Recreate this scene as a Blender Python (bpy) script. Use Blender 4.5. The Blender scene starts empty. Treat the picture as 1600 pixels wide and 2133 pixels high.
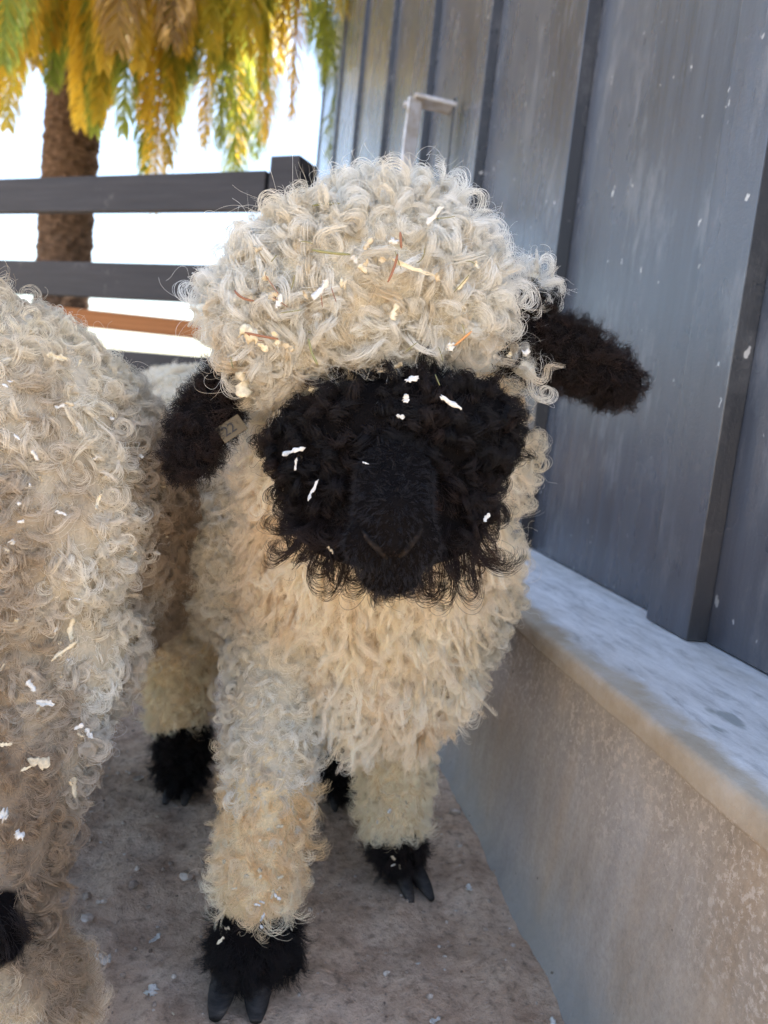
import bpy, bmesh, math, random
import numpy as np
from mathutils import Vector, Matrix
from mathutils.bvhtree import BVHTree
random.seed(7); rng = np.random.default_rng(11)
scene = bpy.context.scene
col = scene.collection
R = math.radians

# ---------------------------------------------------------------- camera
CAM_H = 0.55
F_PX = 1551.0
def nrm(v): return v/np.linalg.norm(v)
AY = nrm(np.array([-260., -230.5, F_PX]))                 # world +Y in camera (right, down, forward)
dn = nrm(np.array([-1260., 11934., F_PX])); dn = nrm(dn-AY*(dn@AY))
AZ = -dn; AX = nrm(np.cross(AY, AZ))
right = np.array([AX[0], AY[0], AZ[0]]); down = np.array([AX[1], AY[1], AZ[1]]); fwd = np.array([AX[2], AY[2], AZ[2]])
cd = bpy.data.cameras.new('camera'); cam = bpy.data.objects.new('camera', cd); col.objects.link(cam)
M = Matrix(((right[0], -down[0], -fwd[0], 0), (right[1], -down[1], -fwd[1], 0), (right[2], -down[2], -fwd[2], CAM_H), (0, 0, 0, 1)))
cam.matrix_world = M
cd.sensor_fit = 'VERTICAL'; cd.sensor_height = 36; cd.lens = F_PX/2133*36
cd.clip_start = .01; cd.clip_end = 2000
cd.dof.use_dof = True; cd.dof.focus_distance = .56; cd.dof.aperture_fstop = 7.5
scene.camera = cam

# ---------------------------------------------------------------- light
SUN_EL, SUN_AZ = 63, 88            # degrees; azimuth from +Y (north) clockwise towards +X
w = bpy.data.worlds.new('World'); scene.world = w; w.use_nodes = True
nt = w.node_tree; bg = nt.nodes['Background']
sky = nt.nodes.new('ShaderNodeTexSky'); sky.sky_type = 'NISHITA'; sky.sun_disc = False
sky.sun_elevation = R(SUN_EL); sky.sun_rotation = R(SUN_AZ); sky.air_density = 1.3; sky.dust_density = 2.2; sky.ozone_density = 1.8
nt.links.new(sky.outputs[0], bg.inputs[0]); bg.inputs[1].default_value = .075
sl = bpy.data.lights.new('sun', 'SUN'); sl.energy = 5.0; sl.angle = R(.5); sl.color = (1, .93, .82)
so = bpy.data.objects.new('sun', sl); col.objects.link(so)
sd = Vector((math.sin(R(SUN_AZ))*math.cos(R(SUN_EL)), math.cos(R(SUN_AZ))*math.cos(R(SUN_EL)), math.sin(R(SUN_EL))))
so.rotation_euler = sd.to_track_quat('Z', 'Y').to_euler()
scene.view_settings.view_transform = 'Standard'; scene.view_settings.look = 'None'
scene.view_settings.gamma = 1; scene.view_settings.exposure = 2.95
scene.view_settings.use_white_balance = True; scene.view_settings.white_balance_temperature = 6500; scene.view_settings.white_balance_tint = 14
try:
    scene.cycles.use_denoising = True; scene.cycles.denoiser = 'OPENIMAGEDENOISE'
    scene.cycles_curves.shape = 'RIBBONS'; scene.cycles_curves.subdivisions = 2
    scene.cycles.max_bounces = 8; scene.cycles.diffuse_bounces = 5; scene.cycles.transmission_bounces = 6; scene.cycles.transparent_max_bounces = 8
except Exception as e: print(e)

# ---------------------------------------------------------------- helpers
def ray(px, py):
    return (right*(px-800)+down*(py-1066.5)+fwd*F_PX)/F_PX
ORG = np.array([0, 0, CAM_H])
def at(px, py, y):
    """a point of the place at distance y along the wall, on the line of sight through a pixel"""
    r = ray(px, py); return r*(y/r[1])+ORG
def depth(p): return (np.array(p)-ORG)@fwd
def ground_at(px, py, z=0.):
    r = ray(px, py); return r*((z-CAM_H)/r[2])+ORG
def tag(o, label=None, cat=None, group=None, kind=None):
    if label: o['label'] = label
    if cat: o['category'] = cat
    if group: o['group'] = group
    if kind: o['kind'] = kind
    return o
def empty(name, loc=(0, 0, 0)):
    o = bpy.data.objects.new(name, None); o.location = loc; o.empty_display_size = .05; col.objects.link(o); return o
def link(name, me, mats=(), parent=None, smooth=False):
    o = bpy.data.objects.new(name, me); col.objects.link(o)
    for m in (mats if isinstance(mats, (list, tuple)) else [mats]): me.materials.append(m)
    if smooth: me.shade_smooth()
    if parent:
        o.parent = parent
        o.matrix_parent_inverse = Matrix.Translation(parent.location).inverted()
    return o
def mesh(name, V, Fc, mats=(), parent=None, smooth=False):
    me = bpy.data.meshes.new(name); me.from_pydata([tuple(map(float, v)) for v in V], [], Fc); me.update()
    return link(name, me, mats, parent, smooth)
def box_bm(bm, x0, x1, y0, y1, z0, z1, bevel=0, mat=None):
    r = bmesh.ops.create_cube(bm, size=1)
    T = Matrix.Translation(((x0+x1)/2, (y0+y1)/2, (z0+z1)/2)) @ Matrix.Diagonal((x1-x0, y1-y0, z1-z0, 1))
    bmesh.ops.transform(bm, matrix=(mat @ T if mat else T), verts=r['verts'])
    if bevel:
        es = list({e for v in r['verts'] for e in v.link_edges})
        bmesh.ops.bevel(bm, geom=es, offset=bevel, segments=2, affect='EDGES', profile=.6)
def from_bm(name, bm, mats=(), parent=None, smooth=False):
    me = bpy.data.meshes.new(name); bm.to_mesh(me); bm.free(); return link(name, me, mats, parent, smooth)
def noise3(P, s, seed=0):
    """smooth cheap noise in -1..1 on an (n,3) array"""
    r = np.random.default_rng(seed); out = np.zeros(len(P)); 
    for i in range(7):
        k = r.normal(size=3)*s*(1+i*.35); out += np.sin(P@k+r.uniform(0, 6.28))/(1+i*.25)
    return out/3.2

# ---------------------------------------------------------------- materials
def mat(name, base=(.5, .5, .5), rough=.7, spec=.3):
    m = bpy.data.materials.new(name); m.use_nodes = True; b = m.node_tree.nodes['Principled BSDF']
    b.inputs['Base Color'].default_value = (*base, 1); b.inputs['Roughness'].default_value = rough
    b.inputs['Specular IOR Level'].default_value = spec
    return m
class N:
    def __init__(s, m): s.m = m; s.t = m.node_tree; s.b = s.t.nodes['Principled BSDF']
    def add(s, k, **kw):
        n = s.t.nodes.new(k)
        for a, v in kw.items():
            if a in n.inputs.keys() if isinstance(a, str) else False: n.inputs[a].default_value = v
            else: setattr(n, a, v)
        return n
    def l(s, a, b): s.t.links.new(a, b)
    def pos(s, scale=(1, 1, 1)):
        g = s.add('ShaderNodeNewGeometry'); mp = s.add('ShaderNodeMapping'); mp.inputs['Scale'].default_value = scale
        s.l(g.outputs['Position'], mp.inputs['Vector']); return mp.outputs[0]
    def noise(s, scale, detail=6, rough=.6, vec=None, dist=0):
        n = s.add('ShaderNodeTexNoise'); n.inputs['Scale'].default_value = scale; n.inputs['Detail'].default_value = detail
        n.inputs['Roughness'].default_value = rough; n.inputs['Distortion'].default_value = dist
        s.l(vec if vec is not None else s.pos(), n.inputs['Vector']); return n.outputs['Fac']
    def ramp(s, fac, stops):
        r = s.add('ShaderNodeValToRGB'); e = r.color_ramp.elements
        while len(e) > 1: e.remove(e[-1])
        e[0].position = stops[0][0]; c = stops[0][1]; e[0].color = (*c, 1) if isinstance(c, tuple) else (c, c, c, 1)
        for p, c in stops[1:]:
            q = e.new(p); q.color = (*c, 1) if isinstance(c, tuple) else (c, c, c, 1)
        s.l(fac, r.inputs[0]); return r.outputs[0]
    def mix(s, fac, a, b, mode='MIX'):
        n = s.add('ShaderNodeMix', data_type='RGBA', blend_type=mode)
        for i, v in ((0, fac), (6, a), (7, b)):
            if isinstance(v, (int, float)): n.inputs[i].default_value = v if i == 0 else (v, v, v, 1)
            elif isinstance(v, tuple): n.inputs[i].default_value = (*v, 1)
            else: s.l(v, n.inputs[i])
        return n.outputs[2]
    def bump(s, h, dist, strength=1):
        n = s.add('ShaderNodeBump'); n.inputs['Distance'].default_value = dist; n.inputs['Strength'].default_value = strength
        s.l(h, n.inputs['Height'])
        prev = getattr(s, '_b', None)
        if prev is not None: s.l(prev, n.inputs['Normal'])
        s._b = n.outputs[0]; s.l(s._b, s.b.inputs['Normal'])
    def color(s, c): s.l(c, s.b.inputs['Base Color'])

# wool: coloured strand by strand through an attribute, light passes partly through it
def hair_mat(name, rough=.5, trans=.35, spec=.35, mult=1.0):
    m = mat(name, rough=rough, spec=spec); n = N(m)
    a = n.add('ShaderNodeAttribute', attribute_name='tint')
    n.l(a.outputs['Color'], n.b.inputs['Base Color'])
    tr = n.add('ShaderNodeBsdfTranslucent'); n.l(a.outputs['Color'], tr.inputs[0])
    mx = n.add('ShaderNodeMixShader'); mx.inputs[0].default_value = trans
    out = n.t.nodes['Material Output']
    n.l(n.b.outputs[0], mx.inputs[1]); n.l(tr.outputs[0], mx.inputs[2]); n.l(mx.outputs[0], out.inputs['Surface'])
    return m
M_wool = hair_mat('wool', .55, .38, .25)
M_black = hair_mat('black_wool', .5, .05, .2)

m = M_skinwool = mat('undercoat', (.55, .47, .36), .95, .03); n = N(m)
a = n.add('ShaderNodeAttribute', attribute_name='tint'); n.color(n.mix(.35, a.outputs['Color'], n.mix(n.noise(160, 4), 0.0, 1.0), 'MULTIPLY'))
n.bump(n.noise(220, 4), .004, .7)
M_hoof = mat('hoof_horn', (.05, .05, .055), .7, .25); n = N(M_hoof)
n.color(n.ramp(n.noise(60, 5, vec=n.pos((1, 1, 4))), [(.35, (.012, .011, .011)), (.6, (.035, .031, .029)), (.75, (.10, .085, .07))])); n.bump(n.noise(90, 4, vec=n.pos((.3, .3, 3))), .001)
M_nose = mat('nose_skin', (.02, .017, .016), .85, .08); n = N(M_nose); n.color(n.ramp(n.noise(300, 4), [(.38, (.006, .005, .005)), (.62, (.018, .014, .012)), (.75, (.06, .042, .03))]))
M_eye = mat('eye_gloss', (.01, .006, .004), .05, .6)

# ground
M_dirt = mat('trodden_dirt', rough=.95, spec=.12); n = N(M_dirt)
big = n.noise(2.2, 6, .6); mid = n.noise(14, 8, .62); fine = n.noise(95, 8, .7)
c = n.ramp(mid, [(.28, (.35, .240, .165)), (.48, (.54, .400, .290)), (.74, (.66, .52, .40))])
c = n.mix(.6, c, n.ramp(fine, [(.34, .22), (.48, .95), (.75, 1.4)]), 'MULTIPLY')
c = n.mix(.7, c, n.ramp(big, [(.3, .7), (.7, 1.15)]), 'MULTIPLY')
vo = n.add('ShaderNodeTexVoronoi'); vo.inputs['Scale'].default_value = 130; n.l(n.pos(), vo.inputs['Vector'])
sx = n.add('ShaderNodeSeparateXYZ'); n.l(n.pos(), sx.inputs[0])
ab = n.add('ShaderNodeVectorMath', operation='DISTANCE'); n.l(n.pos(), ab.inputs[0]); ab.inputs[1].default_value = (-.1, 1.45, 0)
md_ = n.add('ShaderNodeMath', operation='MULTIPLY_ADD'); n.l(big, md_.inputs[0]); md_.inputs[1].default_value = .8; n.l(ab.outputs['Value'], md_.inputs[2])
dv_ = n.add('ShaderNodeMath', operation='DIVIDE'); n.l(md_.outputs[0], dv_.inputs[0]); dv_.inputs[1].default_value = 4
c = n.mix(n.ramp(dv_.outputs[0], [(.42, 0.0), (.54, 1.0)]), c, n.ramp(mid, [(.3, (.36, .29, .21)), (.7, (.52, .43, .32))]))  # outlying ground given a sandy tone to bounce sunlight onto the lamb
c = n.mix(n.ramp(vo.outputs['Distance'], [(.06, 1.0), (.13, 0.0)]), c, (.30, .27, .24))
n.color(c); n.bump(mid, .02, .5); n.bump(fine, .006, .9); n.bump(n.noise(420, 5), .0016, 1)

# painted siding
def siding(name, tone, streaks=1):
    m = mat(name, rough=.46, spec=.75); n = N(m)
    v = n.pos((1, 1, .06)); st = n.noise(38, 7, .65, v); cl = n.noise(3.0, 5, .6, n.pos((1, 1.3, .6)))
    c = n.ramp(st, [(.3, tuple(t*.82 for t in tone)), (.55, tone), (.8, tuple(t*1.22 for t in tone))])
    c = n.mix(.8, c, n.ramp(cl, [(.3, .8), (.7, 1.2)]), 'MULTIPLY')
    dust = n.ramp(n.noise(8, 9, .72, n.pos((1, 2.2, .7))), [(.53, 0.0), (.76, .30*streaks)])
    c = n.mix(dust, c, (.42, .42, .42))
    chips = n.ramp(n.noise(42, 3, .5, n.pos((1, 1.4, .8))), [(.715, 0.0), (.735, .75)])
    c = n.mix(chips, c, (.6, .6, .58))
    scr = n.ramp(n.noise(5, 9, .8, n.pos((1, 9, 1.6)), 1.2), [(.69, 0.0), (.75, .35)])
    c = n.mix(scr, c, (.5, .5, .49))
    # browner and darker towards the foot of the boards
    sp = n.add('ShaderNodeSeparateXYZ'); n.l(n.pos(), sp.inputs[0])
    ad = n.add('ShaderNodeMath', operation='MULTIPLY_ADD'); n.l(st, ad.inputs[0]); ad.inputs[1].default_value = .25; n.l(sp.outputs[2], ad.inputs[2])
    c = n.mix(n.ramp(ad.outputs[0], [(.42, .28), (.62, 0.0)]), c, (.07, .055, .045))
    n.color(c); n.bump(st, .0015, .7); n.bump(n.noise(240, 4), .0006, .7)
    n.l(n.ramp(cl, [(.3, .17), (.7, .34)]), n.b.inputs['Roughness'])
    return m
M_board = siding('grey_painted_board', (.066, .075, .094))
M_siding_dark = siding('siding_dark', (.034, .036, .041), .6)
M_flash = mat('eave_metal', (.14, .14, .15), .4)

# concrete
M_conc = mat('old_concrete', rough=.85, spec=.25); n = N(M_conc)
sp = n.add('ShaderNodeSeparateXYZ'); n.l(n.pos(), sp.inputs[0])
nn = n.noise(5, 8, .65, n.pos((1, 1, .35))); gr = n.noise(34, 9, .72)
face = n.ramp(nn, [(.28, (.27, .21, .155)), (.45, (.37, .32, .265)), (.62, (.39, .36, .33)), (.8, (.45, .40, .34))])
face = n.mix(n.ramp(n.noise(3.3, 6, .6, n.pos((1, 2.4, .3))), [(.52, 0.0), (.7, .55)]), face, (.40, .29, .18))
face = n.mix(.5, face, n.ramp(n.noise(170, 7, .75), [(.3, .62), (.5, .98), (.7, 1.22)]), 'MULTIPLY')
face = n.mix(.6, face, n.ramp(n.noise(19, 8, .7, n.pos((1, 1, .5))), [(.35, .72), (.6, 1.08)]), 'MULTIPLY')
hz = n.add('ShaderNodeMath', operation='MULTIPLY_ADD'); n.l(n.noise(6, 5), hz.inputs[0]); hz.inputs[1].default_value = .26; n.l(sp.outputs[2], hz.inputs[2])
eff = n.mix(n.ramp(hz.outputs[0], [(.27, 0.0), (.38, 1.0)]), 0.0, n.ramp(n.noise(135, 9, .8, dist=.3), [(.52, 0.0), (.57, .95)]))
face = n.mix(eff, face, (.52, .46, .4))
face = n.mix(n.ramp(hz.outputs[0], [(.13, .75), (.21, 0.0)]), face, (.25, .25, .235))
face = n.mix(n.ramp(n.noise(60, 3, .5), [(.72, 0.0), (.75, .8)]), face, (.1, .08, .06))
lipm = n.ramp(n.noise(9, 7, .7), [(.3, (.30, .23, .15)), (.55, (.42, .35, .26)), (.75, (.5, .45, .39))])
top = n.ramp(n.noise(7, 8, .7, n.pos((2.2, .7, 1))), [(.3, (.46, .44, .41)), (.5, (.62, .60, .57)), (.8, (.72, .70, .67))])
top = n.mix(.75, top, n.ramp(n.noise(48, 7, .7, n.pos((1.2, .3, 1)), .5), [(.3, .42), (.48, .92), (.7, 1.15)]), 'MULTIPLY')
top = n.mix(n.ramp(n.noise(4, 7, .7, n.pos((1.5, .7, 1))), [(.5, 0.0), (.64, .45)]), top, (.33, .30, .25))
top = n.mix(n.ramp(n.noise(11, 4, .5, n.pos((2, .8, 1))), [(.66, 0.0), (.7, .75)]), top, (.24, .25, .23))
ax = n.add('ShaderNodeMath', operation='MULTIPLY_ADD'); n.l(n.noise(12, 6, .65), ax.inputs[0]); ax.inputs[1].default_value = .085; n.l(sp.outputs[0], ax.inputs[2])
top = n.mix(n.ramp(ax.outputs[0], [(.418, 1.0), (.440, 0.0)]), top, lipm)
lz = n.add('ShaderNodeMath', operation='MULTIPLY_ADD'); n.l(n.noise(9, 4), lz.inputs[0]); lz.inputs[1].default_value = .006; n.l(sp.outputs[2], lz.inputs[2])
n.color(n.mix(n.ramp(lz.outputs[0], [(.291, 0.0), (.2935, 1.0)]), face, top)); n.bump(gr, .002, .5); n.bump(n.noise(260, 6, .7), .0009, .9)

# timber and palm
M_rail = mat('black_fence_paint', rough=.6, spec=.35); n = N(M_rail)
s1 = n.noise(9, 7, .65, n.pos((.35, .35, 5)))
c = n.ramp(s1, [(.3, (.018, .017, .019)), (.6, (.030, .028, .031)), (.85, (.055, .05, .052))])
c = n.mix(n.ramp(n.noise(7, 6, .7), [(.62, 0.0), (.72, .28)]), c, (.25, .23, .21)); n.color(c); n.bump(s1, .003, .6)
M_rawwood = mat('orange_raw_timber', rough=.7, spec=.2); n = N(M_rawwood)
s1 = n.noise(7, 7, .6, n.pos((.25, .25, 9)), .4)
n.color(n.ramp(s1, [(.3, (.40, .15, .05)), (.6, (.56, .24, .09)), (.85, (.62, .31, .14))])); n.bump(s1, .002)
M_trunk = mat('palm_bark', rough=.95, spec=.1); n = N(M_trunk)
b1 = n.noise(10, 8, .7, n.pos((1, 1, 2.6))); n.color(n.ramp(b1, [(.3, (.05, .033, .023)), (.52, (.13, .085, .058)), (.75, (.26, .18, .13))])); n.bump(b1, .06, .8)
def frond_mat(name, c1, c2):
    m = mat(name, rough=.45, spec=.35); n = N(m); c = n.ramp(n.noise(1.6, 5, .6), [(.35, c1), (.65, c2)])
    n.color(c); tr = n.add('ShaderNodeBsdfTranslucent'); n.l(c, tr.inputs[0]); mx = n.add('ShaderNodeMixShader'); mx.inputs[0].default_value = .6
    n.l(n.b.outputs[0], mx.inputs[1]); n.l(tr.outputs[0], mx.inputs[2]); n.l(mx.outputs[0], n.t.nodes['Material Output'].inputs['Surface']); return m
M_fronds = [frond_mat('yellow_frond', (.60, .40, .03), (.70, .54, .08)), frond_mat('green_frond', (.14, .20, .03), (.34, .40, .07)),
            frond_mat('gold_green_frond', (.36, .34, .04), (.66, .48, .05)), frond_mat('dry_frond', (.22, .14, .05), (.36, .24, .07))]
M_galv = mat('galvanised_steel', (.55, .56, .57), .42, .5); M_galv.node_tree.nodes['Principled BSDF'].inputs['Metallic'].default_value = .35
n = N(M_galv); n.color(n.ramp(n.noise(22, 6, .7), [(.35, (.36, .30, .22)), (.55, (.55, .56, .58)), (.8, (.68, .69, .7))]))
M_shave = []
for i, c_ in enumerate([(.60, .585, .54), (.50, .42, .29), (.62, .54, .38)]):
    mm = mat('wood_shaving_%s' % ['white', 'tan', 'cream'][i], c_, .8, .2); n = N(mm); f_ = n.noise(500, 5, .6)
    n.color(n.ramp(f_, [(.3, tuple(v*.72 for v in c_)), (.6, c_)])); n.bump(f_, .0006, .8); M_shave.append(mm)
M_straw = [mat('brown_straw', (.22, .10, .055), .7), mat('green_hay', (.20, .19, .08), .7), mat('orange_straw', (.45, .22, .08), .7)]
M_tag = mat('ear_tag_plastic', (.10, .075, .04), .6); M_ink = mat('tag_ink', (.03, .025, .02), .6)
M_peb = mat('pebble', rough=.9); n = N(M_peb); n.color(n.ramp(n.noise(40, 3), [(.32, (.14, .10, .075)), (.5, (.34, .27, .21)), (.7, (.6, .54, .47))]))

# ---------------------------------------------------------------- ground
def graded(lim, fine0, fine1, step):
    a = list(np.arange(fine0, fine1+1e-6, step)); s = step
    while a[-1] < lim: s *= 1.28; a.append(a[-1]+s)
    s = step
    while a[0] > -lim: s *= 1.28; a.insert(0, a[0]-s)
    return np.array(a)
def ground_z(x, y):
    P = np.stack([x, y, x*0], -1).reshape(-1, 3)
    z = noise3(P, 9, 3)*.008+noise3(P, 28, 4)*.0055+noise3(P, 80, 5)*.0022+noise3(P, 170, 6)*.0010
    fade = np.clip(1-(np.hypot(P[:, 0], P[:, 1]-.8)-1.5)/3, 0.25, 1)
    return (z*fade).reshape(np.shape(x))
gx = graded(400, -1.2, .45, .0085); gy = graded(400, .3, 1.9, .0085)
GX, GY = np.meshgrid(gx, gy); GZ = ground_z(GX, GY)
V = np.stack([GX, GY, GZ], -1).reshape(-1, 3); nx, ny = len(gx), len(gy)
idx = np.arange(nx*ny).reshape(ny, nx)
Fq = np.stack([idx[:-1, :-1], idx[:-1, 1:], idx[1:, 1:], idx[1:, :-1]], -1).reshape(-1, 4)
me = bpy.data.meshes.new('ground'); me.from_pydata(V.tolist(), [], Fq.tolist())
tag(link('ground', me, M_dirt, smooth=True), 'grey brown trodden dirt ground of the sheep pen', kind='structure')

# small clods and pebbles: loose stuff nobody could count
bm = bmesh.new()
for i in range(2800):
    x = random.uniform(-.9, .34); y = random.uniform(.45, 1.6); r = min(.010, .0010*math.exp(random.gauss(.25, .65)))
    z = float(ground_z(np.array([x]), np.array([y]))[0])
    q = bmesh.ops.create_icosphere(bm, subdivisions=1, radius=r)
    sc = (random.uniform(.7, 1.3), random.uniform(.7, 1.3), random.uniform(.4, .8))
    for v in q['verts']:
        k = random.uniform(.75, 1.2); v.co = Vector((x+v.co.x*sc[0]*k, y+v.co.y*sc[1]*k, z+r*.2+v.co.z*sc[2]*k))
tag(from_bm('gravel', bm, M_peb), 'tiny clods and grit scattered over the trodden dirt', 'gravel', kind='stuff')

# ---------------------------------------------------------------- barn on its concrete footing
BX = .542; LEDGE_Z = .312
barn = empty('barn', (BX, 6, 0))
tag(barn, 'grey painted barn wall of wide vertical boards behind the black-eared lamb', 'barn')
battens = [.815, 1.430, 2.15, 3.05, 4.30, 6.0, 8.2, 11.6]      # near edge of each batten along the wall
TOP = 6.7; END = 11.95; WX = BX+.028
bm = bmesh.new(); box_bm(bm, WX+.012, WX+5, .24, END, LEDGE_Z-.06, TOP); from_bm('wall', bm, M_siding_dark, barn)  # unseen near end cut short so sun reaches the ground before the lamb
ed = [.24]+battens
prev = .19
for y1 in ed+[END-.05]:
    bm = bmesh.new(); box_bm(bm, WX, WX+.0122, prev+.052, y1+.048, LEDGE_Z+.0015, TOP-.01, .001); from_bm('board', bm, M_board, barn); prev = y1
for y1 in ed:
    bm = bmesh.new(); box_bm(bm, BX, WX-.0004, y1, y1+.098, LEDGE_Z+.001, TOP-.02, .0016)
    o = from_bm('batten', bm, [M_board, M_siding_dark], barn)
    for p in o.data.polygons:
        if abs(p.normal.y) > .9: p.material_index = 1  # rough batten edges take the darker siding tone
bm = bmesh.new(); box_bm(bm, BX-.02, WX+5.1, .2, END+.1, TOP+.002, TOP+.12, .004); from_bm('roof', bm, M_flash, barn)

# footing: one extruded profile with a worn lip
prof = [(.330, -.03), (.334, .004), (.343, .014), (.350, .10), (.358, .22), (.3635, .2835), (.3620, .2850), (.3585, .2860), (.3575, .2890), (.3585, .3040), (.3600, .3092), (.3640, .3118), (.40, .3125), (.47, .313), (.556, .3125), (.62, .3125), (.62, -.03)]
ys = np.concatenate([np.arange(-1.0, .3, .05), np.arange(.3, 1.8, .007), np.arange(1.8, 12.1, .15)])
V = []; 
for y in ys:
    for k, (x, z) in enumerate(prof):
        q = np.array([[x, y, z]])
        e = 1 if 1 <= k <= 13 else 0
        lip = 1.0 if 6 <= k <= 11 else .35
        dx = float(noise3(q, 13, 21)[0])*.0030*e+float(noise3(q, 60, 22)[0])*.0008*e*lip
        dz = float(noise3(q, 22, 23)[0])*.0012*e if z > .2 else 0
        if k in (1, 2, 3): dx -= .010*max(0, float(noise3(q*[0, 1, 0], 7, 24)[0]))*(1 if k < 3 else .3)
        V.append((x+dx, y, z+dz-(.001 if k >= 13 else 0)))
K = len(prof); Fc = [(i*K+k, (i+1)*K+k, (i+1)*K+k+1, i*K+k+1) for i in range(len(ys)-1) for k in range(K-1)]
o = mesh('concrete_footing', V, Fc, M_conc, smooth=True)
tag(o, 'low stained concrete footing with pale top running under the grey barn wall', 'concrete ledge')

# gate catch on the wall: flat arm out from the wall, strap hanging from its end
pc = at(935, 232, 2.53)
catch = empty('wall_bracket', (BX, 2.5, 1.5)); tag(catch, 'weathered metal bracket sticking out of the grey barn wall above the woolly head', 'bracket')
z0 = 1.555
def tbm(pts, wv, tk, name, m_):
    """flat strap through points, width vector wv, thickness tk"""
    bm = bmesh.new(); wv = Vector(wv); rows = []
    P_ = [Vector(p) for p in pts]
    for i, p in enumerate(P_):
        d = (P_[min(i+1, len(P_)-1)]-P_[max(i-1, 0)]).normalized(); nn_ = d.cross(wv).normalized()*tk/2
        rows.append([bm.verts.new(p+s*wv/2+t*nn_) for s, t in ((-1, -1), (1, -1), (1, 1), (-1, 1))])
    for a, b in zip(rows, rows[1:]):
        for k in range(4): bm.faces.new((a[k], a[(k+1) % 4], b[(k+1) % 4], b[k]))
    bm.faces.new(rows[0][::-1]); bm.faces.new(rows[-1]); bmesh.ops.recalc_face_normals(bm, faces=bm.faces[:])
    bmesh.ops.bevel(bm, geom=bm.edges[:], offset=tk*.25, segments=1, affect='EDGES')
    return from_bm(name, bm, m_, catch)
ex = BX-.135
tbm([(BX+.004, 2.52, z0), (BX-.06, 2.52, z0+.004), (ex, 2.52, z0+.006)], (0, .085, 0), .014, 'arm', M_galv)
tbm([(ex+.004, 2.49, z0-.002), (ex, 2.49, z0-.14), (ex+.002, 2.49, z0-.30)], (.048, .02, 0), .010, 'strap', M_galv)
tbm([(ex, 2.52, z0-.296), (BX-.06, 2.52, z0-.29), (BX+.004, 2.52, z0-.288)], (0, .085, 0), .014, 'arm', M_galv)
tbm([(BX-.004, 2.52, z0-.30), (BX-.004, 2.52, z0+.02)], (0, .075, 0), .006, 'back_plate', M_siding_dark)
bm = bmesh.new(); q = bmesh.ops.create_cone(bm, cap_ends=True, segments=12, radius1=.010, radius2=.009, depth=.03, matrix=Matrix.Translation((ex-.012, 2.52, z0-.012)) @ Matrix.Rotation(R(90), 4, 'Y'))
from_bm('bolt', bm, M_galv, catch)

# ---------------------------------------------------------------- fences
def plank(name, a, b, h, t, m_, parent, jitter=.003):
    a = Vector(a); b = Vector(b); L = (b-a).length; d = (b-a).normalized(); up = Vector((0, 0, 1)); up = (up-d*up.dot(d)).normalized(); s = d.cross(up)
    X = Matrix((( d.x, s.x, up.x, a.x), (d.y, s.y, up.y, a.y), (d.z, s.z, up.z, a.z), (0, 0, 0, 1)))
    bm = bmesh.new(); box_bm(bm, 0, L, -t/2, t/2, -h, 0, .004, X)
    return from_bm(name, bm, m_, parent)
fz = 1.4
fa = ground_at(-10, 376, fz); fb = ground_at(560, 358, fz); fdir = nrm(fb-fa)
fl = fa-fdir*5.0
fence = empty('rail_fence', (fb[0], fb[1], 0)); tag(fence, 'dark painted rail fence with thick horizontal rails in front of the palm', 'fence')
hts = [(fz, .140), (None, .135), (None, .135), (None, .13)]
r1 = at(370, 551, float((fa+(fb-fa)*.65)[1]))
def rail_z(px, py):
    r = ray(px, py)                 # where the sight line crosses the fence's vertical plane
    nv = np.array([fdir[1], -fdir[0], 0]); t = ((fa-ORG)@nv)/(r@nv); return (ORG+r*t)[2]
zs = [fz, rail_z(360, 552), rail_z(320, 736), rail_z(320, 736)-.33, ]
for z in zs:
    plank('rail', (fl[0], fl[1], z), (fb[0], fb[1], z), .142, .04, M_rail, fence)
for k, s in enumerate([0.03, -2.4, -4.8]):
    p = fb+fdir*s
    bm = bmesh.new(); X = Matrix.Translation((p[0], p[1], 0)) @ Matrix.Rotation(math.atan2(fdir[1], fdir[0]), 4, 'Z')
    box_bm(bm, -.062, .062, .022, .14, -.05, fz+.055, .006, X) if k else box_bm(bm, -.005, .12, -.035, .09, -.05, fz+.045, .006, X)
    from_bm('post', bm, M_rail, fence)
# raw timber fence of the next pen
oz = .78; oa = None
def plane_pt(px, py, d): r = ray(px, py); return ORG+r*(d/(r@fwd))
p1 = plane_pt(120, 638, 4.2); p2 = plane_pt(400, 669, 4.2); od = nrm(p2-p1); od[2] = 0
o2 = empty('timber_fence', (p2[0], p2[1], 0)); tag(o2, 'unpainted orange timber rail fence seen between the dark rails', 'fence')
q1 = p1-od*2.2; q2 = p2+od*.85; zz = (p1[2]+p2[2])/2
for z in (zz, zz-.4): plank('rail', (q1[0], q1[1], z), (q2[0], q2[1], z), .095, .04, M_rawwood, o2)
for q in (q1-od*.05, q2+od*.05):
    bm = bmesh.new(); box_bm(bm, q[0]-.05, q[0]+.05, q[1]-.05, q[1]+.05, -.05, zz+.02, .005); from_bm('post', bm, M_rawwood, o2)

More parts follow.
